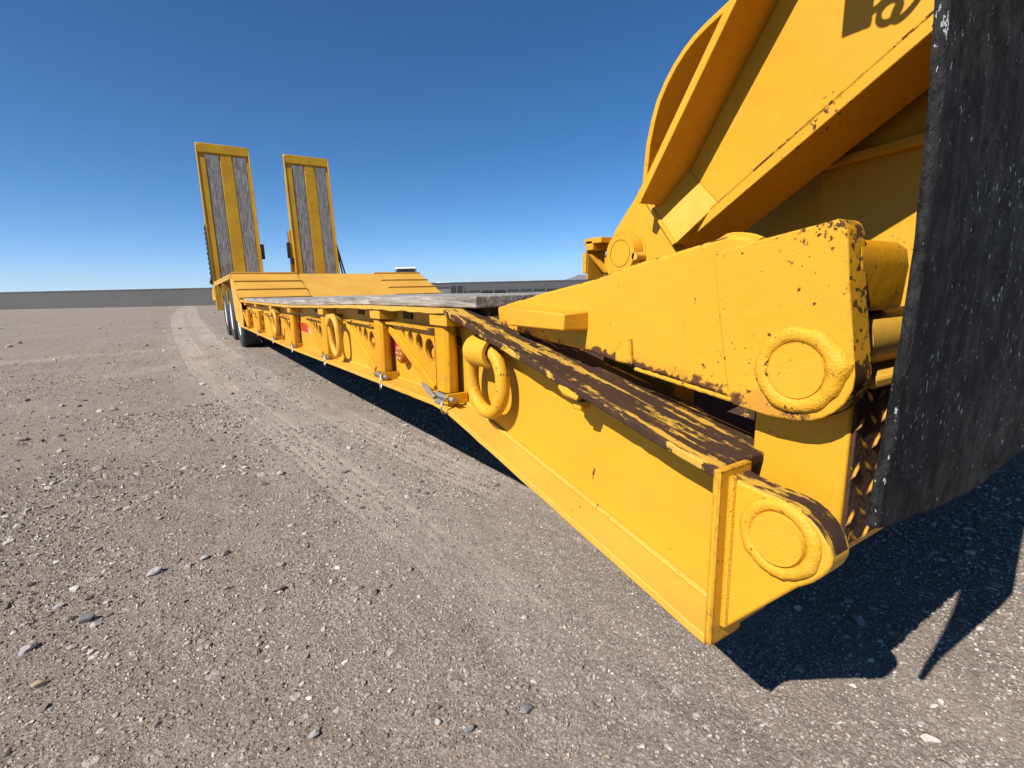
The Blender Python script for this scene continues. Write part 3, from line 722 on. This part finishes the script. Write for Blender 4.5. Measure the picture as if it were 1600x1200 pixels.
MB().prism([(.688, .668), (.674, .683), (.652, .687), (.646, .640), (.690, .641)], .674, .682).build('bent_tab', M['edge_worn'], arm, .002)
MB().tube([(.678, .64 - .2 * k / 24, .632 - .024 * k / 24 + .0014 * mnoise.noise(Vector((k * .9, 0, 0)))) for k in range(25)], [.0036 + .0012 * mnoise.noise(Vector((k * .8, 3, 0))) for k in range(25)], 8).build('weld_bead', M['weld'], arm, 0)
MB().tube([(.696 + .006 * math.sin(k), .51 - .09 * k / 10, .838 + .011 * math.sin(k / 10 * PI)) for k in range(11)], .007, 8).build('weld_bead', M['weld'], arm, 0)
# neck beam rising to the front
def lnf(p, q, t): return (p[0] + (q[0] - p[0]) * t, p[1] + (q[1] - p[1]) * t)
LA, LB = (.716, 1.010), (.549, 1.250)           # upper edge of the web
DA, DB = (.729, .861), (.327, 1.127)            # lower edge of the web
up_end = (.38, 1.49)
webp = [(.644, .938), LA, LB, lnf(LA, LB, 1.9), (.18, 1.56), (-.25, 1.60), (-.25, 1.30), (.05, 1.26), (.20, 1.205), DB, lnf(DA, DB, .2)]
nb = MB().prism(webp, .900, 1.036).build('neck_beam', M['paint_neck'], G, .002)
nd = Vector((0, DB[0] - DA[0], DB[1] - DA[1])).normalized(); nn = Vector((0, nd.z, -nd.y)) * -1
if nn.z > 0: nn = -nn
bf = [(.745, .867), DB, (.20, 1.205)]
low = [(p[0] + nn.y * .016, p[1] + nn.z * .016) for p in bf]
upr = [(p[0] - nn.y * .004, p[1] - nn.z * .004) for p in bf]
MB().prism(low + upr[::-1], .893, 1.040).build('bottom_flange', M['flange_chip'], nb, .002)
ld = Vector((0, LB[0] - LA[0], LB[1] - LA[1])).normalized(); ln = Vector((0, -ld.z, ld.y))
if ln.y < 0: ln = -ln
tl = [(.760, .947), lnf(LA, LB, 1.9), (.18, 1.56), (-.25, 1.60)]
tl2 = [(p[0] + ln.y * .017, p[1] + ln.z * .017) for p in tl]
MB().prism(tl + tl2[::-1], .806, 1.036).build('top_flange', M['paint'], nb, .002)
MB().tube([(.897, p[0] - nn.y * .006, p[1] - nn.z * .006) for p in bf], .0035, 8).build('weld_bead', M['edge_worn'], nb, 0)
# angled facet between the web and the pivot lug
A1, A2, B1, B2 = (.863, .7975, .9661), (.863, .7154, .8642), (.9, .715, 1.010), (.9, .644, .938)
MB().hexa([A1, B1, B2, A2, (.93, A1[1], A1[2]), (.94, B1[1], B1[2]), (.94, B2[1], B2[2]), (.93, A2[1], A2[2])]).build('neck_facet', M['paint_neck'], nb, .001)
MB().tube([A1, A2], .005, 8).build('weld_bead', M['weld'], nb, 0)
pl = MB().prism([(0.8134, 0.9736), (0.8391, 0.9715), (0.8957, 0.9138), (0.9318, 0.8521), (0.9369, 0.8006), (0.8854, 0.7594), (0.7207, 0.7594), (0.7156, 0.8418), (0.7228, 0.8644)], .870, .906).build('pivot_lug', M['paint_neck'], nb, .003)
MB().lathe([(0, -.027), (.029, -.027), (.0292, -.0255), (.0305, -.0255), (.0307, -.027), (.044, -.027), (.045, -.025), (.045, 0.0), (.052, .0), (.053, .004), (.053, .01)], (.869, .851, .855), 40).build('pivot_boss', M['paint_neck'], pl, 0)
MB().lathe([(0, -.02), (.009, -.02), (.009, .02), (0, .02)], (.862, .806, .846), 12).build('grease_fitting', M['paint_dust'], pl, 0)
# curved flange of the inner neck beam
cv = [(1.02, 1.0), (.984, 1.048), (.979, 1.10), (.974, 1.143), (.960, 1.196), (.944, 1.238), (.921, 1.273), (.895, 1.303), (.867, 1.327), (.840, 1.344), (.810, 1.357), (.751, 1.377), (.66, 1.40), (.50, 1.44), (.2, 1.54), (-.25, 1.57)]
ci = []
for k, p in enumerate(cv):
    a = cv[max(0, k - 1)]; b = cv[min(len(cv) - 1, k + 1)]; d = Vector((b[0] - a[0], b[1] - a[1])).normalized(); n2 = Vector((-d.y, d.x))
    if n2.x > 0: n2 = -n2
    ci.append((p[0] + n2.x * .014, p[1] + n2.y * .014))
m = MB().prism(cv + ci[::-1], 1.05, 1.34); m.build('curved_flange', M['paint_neck'], G, .002)
MB().prism([(.97, 1.05), (.95, 1.19), (.90, 1.29), (.74, 1.37), (.2, 1.52), (-.25, 1.55), (-.25, 1.3), (.3, 1.15), (.72, .80), (.86, .80)], 1.32, 1.335).build('inner_web', M['paint_neck'], G, .002)
# inner panel, brace
MB().prism([(.552, 1.20), (.552, .70), (.20, .70), (.20, 1.20)], 1.10, 1.115).build('inner_panel', M['paint_neck'], G, .002)
MB().prism([(.553, 1.012), (.20, 1.043), (.20, 1.016), (.553, .998)], 1.075, 1.10).build('panel_brace', M['paint'], G, .003)
MB().prism([(.97, .98), (.97, .64), (.553, .64), (.553, 1.2)], 1.155, 1.17).build('rear_panel', M['paint_neck'], G, .002)
box('neck_cross_beam', M['paint'], G, 1.0, 3.2, .50, .60, .44, .66, .004)
box('pivot_stand', M['paint'], G, .86, .93, .70, .92, .43, .81, .003)
box('stand_beam', M['paint'], G, .86, 3.3, .44, .92, .40, .44, .003)
nb2 = MB().prism(webp, 3.21, 3.346).build('neck_beam', M['paint_neck'], G, .002)
box('pivot_stand', M['paint'], G, 3.24, 3.31, .70, .92, .43, .90, .003)
box('top_cross_plate', M['paint_neck'], G, 1.036, 3.21, -.25, .10, 1.55, 1.58, .003)
# small bracket behind the pivot
br = box('hose_bracket', M['paint_clean'], G, .835, .90, .935, .962, .868, .893, .003)
MB().box(.835, .88, .905, .966, .884, .897).box(.838, .842, .962, .975, .815, .866).box(.842, .90, .96, .965, .80, .87).hexa([(.842, .958, .86), (.86, .958, .86), (.86, .95, .86), (.842, .95, .86), (.86, .925, .815), (.88, .925, .815), (.88, .917, .815), (.86, .917, .815)]).build('bracket_plate', M['paint_clean'], br, .001)
# chain and hook plate on the outside of the neck, above the picture: their shadow falls on the web
box('hook_plate', M['paint'], G, .712, .722, .372, .412, 1.325, 1.60, .002)
box('hook_plate', M['paint'], G, .712, .722, .400, .425, 1.385, 1.60, .002)
box('plate_arm', M['paint'], G, .722, .90, .385, .405, 1.50, 1.55, .002)
def ovl(c, ly, lz, ang, r):
    pts = []
    for a in np.linspace(0, 2 * PI, 21)[:-1]:
        u, v = ly * math.cos(a), lz * math.sin(a); pts.append((c[0], c[1] + u * math.cos(ang) - v * math.sin(ang), c[2] + u * math.sin(ang) + v * math.cos(ang)))
    return MB().tube(pts, r, 8, True)
for (c, ly, lz, an) in (((.717, .362, 1.360), .022, .010, 2.3), ((.717, .350, 1.333), .013, .015, .6), ((.717, .326, 1.338), .026, .011, 2.25), ((.717, .306, 1.365), .02, .012, 2.0), ((.717, .372, 1.388), .014, .014, 0)):
    ovl(c, ly, lz, an, .0042).build('chain_link', M['chain'], G, 0)

# ================================================================== MUD FLAP
FL = thing('mud_flap', (.89, .205, .52), 'large hanging black rubber mud flap covered in white scuffs, at the right edge', 'mud flap')
rows = []
nxf, nzf = 40, 60
for side in (0, 1):
    for i in range(nxf + 1):
        pass
def flap():
    m = MB(); outer = []
    def P(u, v, back):
        x = .571 + .53 * u
        zb = .528 - .034 * math.sin(PI * min(1, u * 1.1)) ** 1.0 - .004 * mnoise.noise(Vector((u * 6, 0, 0)))
        z = 1.46 + (zb - 1.46) * v
        y = .199 - .005 * math.sin(PI * max(0, min(1, (v - .42) / .58))) + .006 * math.sin(u * 5) * v + .004 * math.sin(v * 7 + u * 3) + .0012 * mnoise.noise(Vector((u * 30, v * 30, 0)))
        xj = .0022 * mnoise.noise(Vector((u, v * 28, 2))) * (1 if u in (0, 1) else 0) + .0016 * mnoise.noise(Vector((u, v * 90, 2))) * (1 if u in (0, 1) else 0)
        return (x + xj, y + (.0115 if back else 0), z)
    us = [i / nxf for i in range(nxf + 1)]; vs_ = [j / nzf for j in range(nzf + 1)]
    F = [[m.bm.verts.new(P(u, v, 0)) for v in vs_] for u in us]; B = [[m.bm.verts.new(P(u, v, 1)) for v in vs_] for u in us]
    for A in (F, B):
        for i in range(nxf):
            for j in range(nzf): f = m.bm.faces.new((A[i][j], A[i + 1][j], A[i + 1][j + 1], A[i][j + 1])); f.smooth = True
    for i in range(nxf):
        for j in (0, nzf): m.bm.faces.new((F[i][j], F[i + 1][j], B[i + 1][j], B[i][j]))
    for j in range(nzf):
        for i in (0, nxf): m.bm.faces.new((F[i][j], F[i][j + 1], B[i][j + 1], B[i][j]))
    return m
flap().build('rubber_sheet', M['rubber'], FL, .0045)
box('hanger_bar', M['vehicle_black'], FL, .56, 1.12, .214, .25, 1.40, 1.46, .004)

# ================================================================== far vehicles and boxes
def fwd(u, D):                        # a spot on the yard at a compass bearing from the camera
    a = math.radians(u); return Vector((D * math.sin(a), D * math.cos(a), 0))
b_ = fwd(21.1, 51); c_ = thing('box_truck', b_, 'white truck cab with dark windows seen over the dovetail', 'truck'); c_.rotation_euler = (0, 0, 0)
ang = math.radians(-21)
def at(o): o.rotation_euler = (0, 0, ang); return o
def local(name, mat, root, fn, bevel=.02):
    m = MB(); fn(m); me_o = m.build(name, mat, None, bevel); me_o.parent = root; return me_o
c_.rotation_euler = (0, 0, ang)
local('cab_body', M['box_grey'], c_, lambda m: m.prism([(-.2, .6), (-.2, 1.9), (.05, 2.97), (1.9, 2.97), (2.0, .6)], -1.02, 1.02), .06)
local('roof', M['vehicle_white'], c_, lambda m: m.prism([(.02, 2.98), (.12, 3.10), (.4, 3.16), (1.8, 3.16), (1.95, 2.98)], -1.0, 1.0), .06)
local('windscreen', M['vehicle_glass'], c_, lambda m: m.hexa([(-.99, -.24, 1.95), (.86, -.24, 1.95), (.86, 0, 1.95), (-.99, 0, 1.95), (-.96, .0, 2.95), (.84, .0, 2.95), (.84, .2, 2.95), (-.96, .2, 2.95)]), .05)
local('side_window', M['vehicle_glass'], c_, lambda m: m.box(1.0, 1.035, .3, 1.2, 2.0, 2.95), .01)
local('bumper', M['vehicle_black'], c_, lambda m: m.box(-1.05, 1.05, -.35, .1, .45, .9), .03)
for sx_ in (-.9, .9):
    for yy in (.5, 4.6): local('wheel', M['tyre'], c_, lambda m: m.lathe([(0, -.13), (.46, -.13), (.5, -.09), (.5, .09), (.46, .13), (0, .13)], (sx_, yy, .5), 24), 0)
local('cargo_bed', M['box_grey'], c_, lambda m: m.box(-1.0, 1.0, 2.1, 6.0, .8, 1.6), .02)
# white pickup half hidden behind the wall
p_ = thing('pickup_truck', fwd(25.3, 64), 'white vehicle roof showing over the far wall, right of the dovetail', 'pickup'); p_.rotation_euler = (0, 0, math.radians(60))
local('body', M['vehicle_white'], p_, lambda m: m.prism([(-2.6, .5), (-2.6, 1.05), (-1.3, 1.15), (2.7, 1.15), (2.7, .5)], -.95, .95), .06)
local('cab', M['vehicle_white'], p_, lambda m: m.prism([(-1.4, 1.15), (-.6, 1.82), (1.0, 1.85), (1.3, 1.15)], -.82, .82), .08)
local('windscreen', M['vehicle_glass'], p_, lambda m: m.prism([(-1.36, 1.2), (-.68, 1.77), (-.72, 1.79), (-1.42, 1.2)], -.72, .72), 0)
local('side_window', M['vehicle_glass'], p_, lambda m: m.prism([(-1.1, 1.2), (-.55, 1.72), (.9, 1.74), (1.15, 1.2)], -.835, -.82), 0)
for sx_ in (-.85, .85):
    for yy in (-1.7, 1.7): local('wheel', M['tyre'], p_, lambda m: m.lathe([(0, -.12), (.36, -.12), (.39, -.08), (.39, .08), (.36, .12), (0, .12)], (sx_, yy, .39), 20), 0)
# grey chest and black tank
q_ = thing('storage_chest', fwd(24.95, 40.5), 'low grey metal chest standing beyond the wooden deck', 'chest'); q_.rotation_euler = (0, 0, math.radians(-30))
local('chest_body', M['box_grey'], q_, lambda m: m.box(-.72, .72, 0, .9, 0, .98), .02); local('lid', M['vehicle_black'], q_, lambda m: m.box(-.76, .76, -.03, .93, .98, 1.06), .02)
k_ = thing('steel_crate', fwd(26.6, 40.3), 'black steel crate between the grey chest and the flatbed', 'crate'); k_.rotation_euler = (0, 0, math.radians(-30))
local('crate_body', M['vehicle_black'], k_, lambda m: m.box(-.55, .55, 0, .9, 0, 1.15), .02)
for xx in (-.5, 0, .5): local('crate_rib', M['box_grey'], k_, lambda m: m.box(xx - .03, xx + .03, -.03, .0, .05, 1.1), 0)
# flatbed
f_ = thing('flatbed_trailer', (24.5, 31.3, 0), 'long black flatbed trailer parked in front of the far wall', 'trailer'); f_.rotation_euler = (0, 0, math.atan2(wd.y, wd.x))
local('deck', M['vehicle_black'], f_, lambda m: m.box(-7.3, 6.5, -1.2, 1.2, .62, .80), .02)
for k in range(14): local('side_pocket', M['box_grey'], f_, lambda m: m.box(-7 + k * .98, -6.9 + k * .98, -1.25, -1.2, .66, .78), 0)
local('cargo_mat', M['vehicle_black'], f_, lambda m: m.prism([(-4, .80), (-4, .92), (-3.4, .97), (-2.9, .90), (-2.4, .88), (-2.0, .80)], -1, 1, 'y') if False else m.box(1.2, 2.5, -.8, .8, .80, .93), .05)
for xx in (2.2, 2.75): local('white_stake', M['vehicle_white'], f_, lambda m: m.box(xx, xx + .07, -1.27, -1.2, .45, 1.0), 0)
for yy in (-5.6, -4.6, 4.6, 5.6):
    for s_ in (-1, 1): local('wheel', M['tyre'], f_, lambda m: m.lathe([(0, -.14), (.38, -.14), (.41, -.1), (.41, .1), (.38, .14), (0, .14)], (yy, s_ * .95, .41), 20, 'y'), 0)

# ================================================================== STONES
def ico(sub):
    b = bmesh.new(); bmesh.ops.create_icosphere(b, subdivisions=sub, radius=1); b.verts.ensure_lookup_table()
    v = np.array([p.co[:] for p in b.verts]); f = np.array([[q.index for q in p.verts] for p in b.faces]); b.free(); return v, f
def stone_shape(v, seed, flat=.6, jag=.3):
    o = []
    off = Vector((seed * 3.7, seed * 1.3, seed))
    ax = (random.uniform(.75, 1.25), random.uniform(.6, 1.0), flat * random.uniform(.75, 1.15))
    planes = [(Vector((random.gauss(0, 1), random.gauss(0, 1), random.gauss(0, 1))).normalized(), random.uniform(.5, .85)) for _ in range(9)]
    for p in v:
        q = Vector(p); q = q * (1 + jag * mnoise.noise(q * 1.1 + off) + .15 * mnoise.noise(q * 2.7 + off))
        for n, d in planes:
            e = q.dot(n) - d
            if e > 0: q = q - n * e * .92
        o.append((q.x * ax[0], q.y * ax[1], q.z * ax[2]))
    return np.array(o)
v2, f2 = ico(3); stone_me = []
for k in range(10):
    co = stone_shape(v2, k + 1, .62); me = np_mesh('stone', co, f2, M['stone'], False); stone_me.append(me)
taken = []
def in_trailer(x, y): return x > .58 and y > .26
def put_stone(x, y, s, k, mat=None, label=None, rot=None, sink=.35, group=True):
    me = stone_me[k % 10]
    if mat is not None: me = me.copy(); me.materials.clear(); me.materials.append(mat)
    o = bpy.data.objects.new('stone', me); COL.objects.link(o)
    zz = float(ground_h(np.array([x]), np.array([y]))[0])
    o.scale = (s, s, s * random.uniform(.8, 1.1)); o.rotation_euler = (random.uniform(-.25, .25), random.uniform(-.25, .25), random.uniform(0, 6.3) if rot is None else rot)
    o.location = (x, y, zz + s * .6 * (1 - sink) - s * .1)
    tag(o, label or 'small loose stone half sunk among the fine gravel of the yard', 'stone', 'loose stones on the gravel yard'); taken.append((x, y, s))
    return o
SPEC = [
 (.10, .84, .0145, 'stone_white', 'whitest rounded stone at the bottom edge of the picture, left of the grey pair'),
 (.445, .672, .0150, 'stone_grey', 'largest smooth dark grey stone in the bottom foreground'),
 (.407, .688, .0105, 'stone_grey', 'dark grey wedge stone touching the left of the largest grey one'),
 (.338, .694, .0125, 'stone_grey', 'purplish grey stone just left of the two dark grey ones'),
 (.297, .742, .0105, 'stone_white', 'bright white chip beside the purplish grey stone in the foreground'),
 (.322, 1.205, .0190, 'stone_brown', 'tallest brown stone of the small heap left of the trailer beam'),
 (.292, 1.245, .0165, 'stone_brown', 'blocky pale brown stone at the back of the small heap'),
 (.365, 1.215, .0130, 'stone_brown', 'separate brown stone just right of the small heap'),
 (.300, 1.165, .0100, 'stone_white', 'pale pebble at the front of the small brown heap'),
 (.275, 1.195, .0110, 'stone_white', 'pale pebble on the left side of the small brown heap'),
 (.012, 1.68, .0200, 'stone_brown', 'upright brown stone with a long shadow, right end of the scattered row on the left'),
 (-.045, 1.69, .0170, 'stone_white', 'pale flat stone next to the upright brown one on the left'),
 (-.085, 1.66, .0150, 'stone_white', 'second pale stone along the scattered row on the left'),
 (-.165, 1.67, .0250, 'stone_white', 'broad pale flat stone in the middle of the scattered row on the left'),
 (-.300, 1.51, .0260, 'stone_grey', 'large rounded grey stone at the far left with a white chip before it'),
 (-.280, 1.475, .0130, 'stone_white', 'white chip lying against the large rounded grey stone'),
 (-.395, 1.44, .0200, 'stone_white', 'pale round stone close to the left edge of the picture'),
 (-.345, 1.285, .0170, 'stone_tan', 'yellowish broken stone near the left edge of the picture'),
 (-.37, 1.62, .0180, 'stone_white', 'white pointed stone with a dark shadow close to the left edge'),
 (.83, .413, .0105, 'stone_white', 'pale stone just outside the tip of the gooseneck shadow'),
 (1.02, .255, .0100, 'stone_white', 'left of the two pale stones in the lower right corner'),
 (1.045, .247, .0095, 'stone_brown', 'right of the two pale stones in the lower right corner'),
 (.51, .52, .0075, 'stone_tan', 'small orange tan chip at the bottom edge of the picture'),
 (1.30, .50, .0150, 'stone_brown', 'flat stone lying inside the dark shadow under the gooseneck'),
 (1.16, .55, .0130, 'stone_white', 'pale stone lying in the shadow right of the front lug'),
]
for i, (x, y, s, m_, lab) in enumerate(SPEC): put_stone(x, y, s * .82, i * 3 + 1, M[m_], lab, sink=.42)
Rcam = np.array([[.84036, -.54152, -.02119], [-.11787, -.14547, -.98232], [.52902, .82800, -.18590]])
def proj(x, y):
    c = Rcam @ np.array([x, y, -.78]); return 800 + 780 * c[0] / c[2], 600 + 780 * c[1] / c[2], c[2]
def track1(x, y): return float(track_amount(np.array([x]), np.array([y]))[0])
cnt = 0; tries = 0
while cnt < 150 and tries < 60000:
    tries += 1
    r = .75 * (9 / .75) ** random.random(); a = random.uniform(-.6, 1.5); x, y = r * math.sin(a), r * math.cos(a)
    u, v, zd = proj(x, y)
    if zd < .4 or not (-10 < u < 1610 and 480 < v < 1210) or in_trailer(x, y) and not (x > 1.2 and y < .6): continue
    px = 10 * (1 + random.expovariate(3.2)); s = px / 780 * zd / 2
    if s > .035 or (track1(x, y) > .3 and random.random() < .85): continue
    if any((x - p[0]) ** 2 + (y - p[1]) ** 2 < (1.2 * (s + p[2])) ** 2 for p in taken): continue
    if vnoise(np.array([x * 1.7]), np.array([y * 1.7]), 21)[0] + random.uniform(-.3, .3) < .0: continue
    put_stone(x, y, s, random.randrange(10), sink=random.uniform(.45, .85)); cnt += 1

# gravel: uncountable grit, one mesh
def scatter(n, rmin, rmax, smin, smax, sub, seed, flat, powr=1.6, clump=0.0, thin=1.0):
    rg_ = np.random.default_rng(seed)
    r = rmin + (rmax - rmin) * rg_.random(n) ** 1.0; r = np.sqrt(rmin ** 2 + (rmax ** 2 - rmin ** 2) * rg_.random(n)) if thin == 1 else rmin * (rmax / rmin) ** rg_.random(n)
    a = rg_.uniform(-.65, 1.62, n); x, y = r * np.sin(a), r * np.cos(a)
    keep = np.ones(n, bool)
    tr = track_amount(x, y); keep &= rg_.random(n) > tr * .5
    if clump: keep &= (vnoise(x * 2.3, y * 2.3, 33) + .6 * vnoise(x * 7, y * 7, 34) + rg_.uniform(-.5, .5, n) * (1 - clump)) > -.05
    keep &= ~((x > 1.4) & (y > .7))
    x, y = x[keep], y[keep]; n = len(x)
    s = smin + (smax - smin) * rg_.random(n) ** (powr * 2)
    if thin != 1: s = s * np.clip(np.hypot(x, y) / rmin, 1, 3.2)
    z = ground_h(x, y)
    if sub == 0:
        bv = np.array([(1, 0, 0), (-.5, .87, 0), (-.5, -.87, 0), (.15, .1, .8), (0, 0, -.6)], float); bf = np.array([(0, 1, 3), (1, 2, 3), (2, 0, 3), (1, 0, 4), (2, 1, 4), (0, 2, 4)])
    else:
        bv, bf = ico(1)
    k = len(bv)
    v = np.repeat(bv[None], n, 0) * (1 + .55 * (rg_.random((n, k, 1)) - .5)) + .18 * (rg_.random((n, k, 3)) - .5)
    v[:, :, 2] *= flat * (.6 + .8 * rg_.random((n, 1))); v[:, :, 1] *= .55 + .5 * rg_.random((n, 1))
    th = rg_.uniform(0, 2 * PI, n); c, d = np.cos(th)[:, None], np.sin(th)[:, None]; ti = rg_.normal(0, .35, (n, 1))
    vx = v[:, :, 0] * c - v[:, :, 1] * d; vy = v[:, :, 0] * d + v[:, :, 1] * c; vz = v[:, :, 2] + ti * v[:, :, 0] * .6
    co = np.stack([vx * s[:, None] + x[:, None], vy * s[:, None] + y[:, None], vz * s[:, None] + (z + s * .12)[:, None]], -1).reshape(-1, 3)
    return co, (bf[None] + (np.arange(n) * k)[:, None, None]).reshape(-1, 3)
parts = [scatter(170000, .72, 3.2, .0013, .0040, 0, 101, .95, 1.2), scatter(30000, .72, 3.0, .0018, .0052, 1, 102, .6, 1.7), scatter(60000, 1.2, 14, .0020, .0052, 0, 103, .7, 1.5, .3, 2),
         scatter(2600, .72, 6, .0032, .0065, 1, 104, .5, 1.5, .6, 2), scatter(45000, .9, 9, .0022, .0042, 0, 106, .8, 1.0, .25, 2), scatter(900, 4, 28, .008, .022, 1, 105, .55, 1.8, .5, 2)]
off = 0; cos, fs = [], []
for co, f in parts: cos.append(co); fs.append(f + off); off += len(co)
me = np_mesh('gravel', np.concatenate(cos), np.concatenate(fs), M['stone'], False)
o = bpy.data.objects.new('gravel', me); COL.objects.link(o); tag(o, 'fine grit and gravel strewn over the yard', kind='stuff')
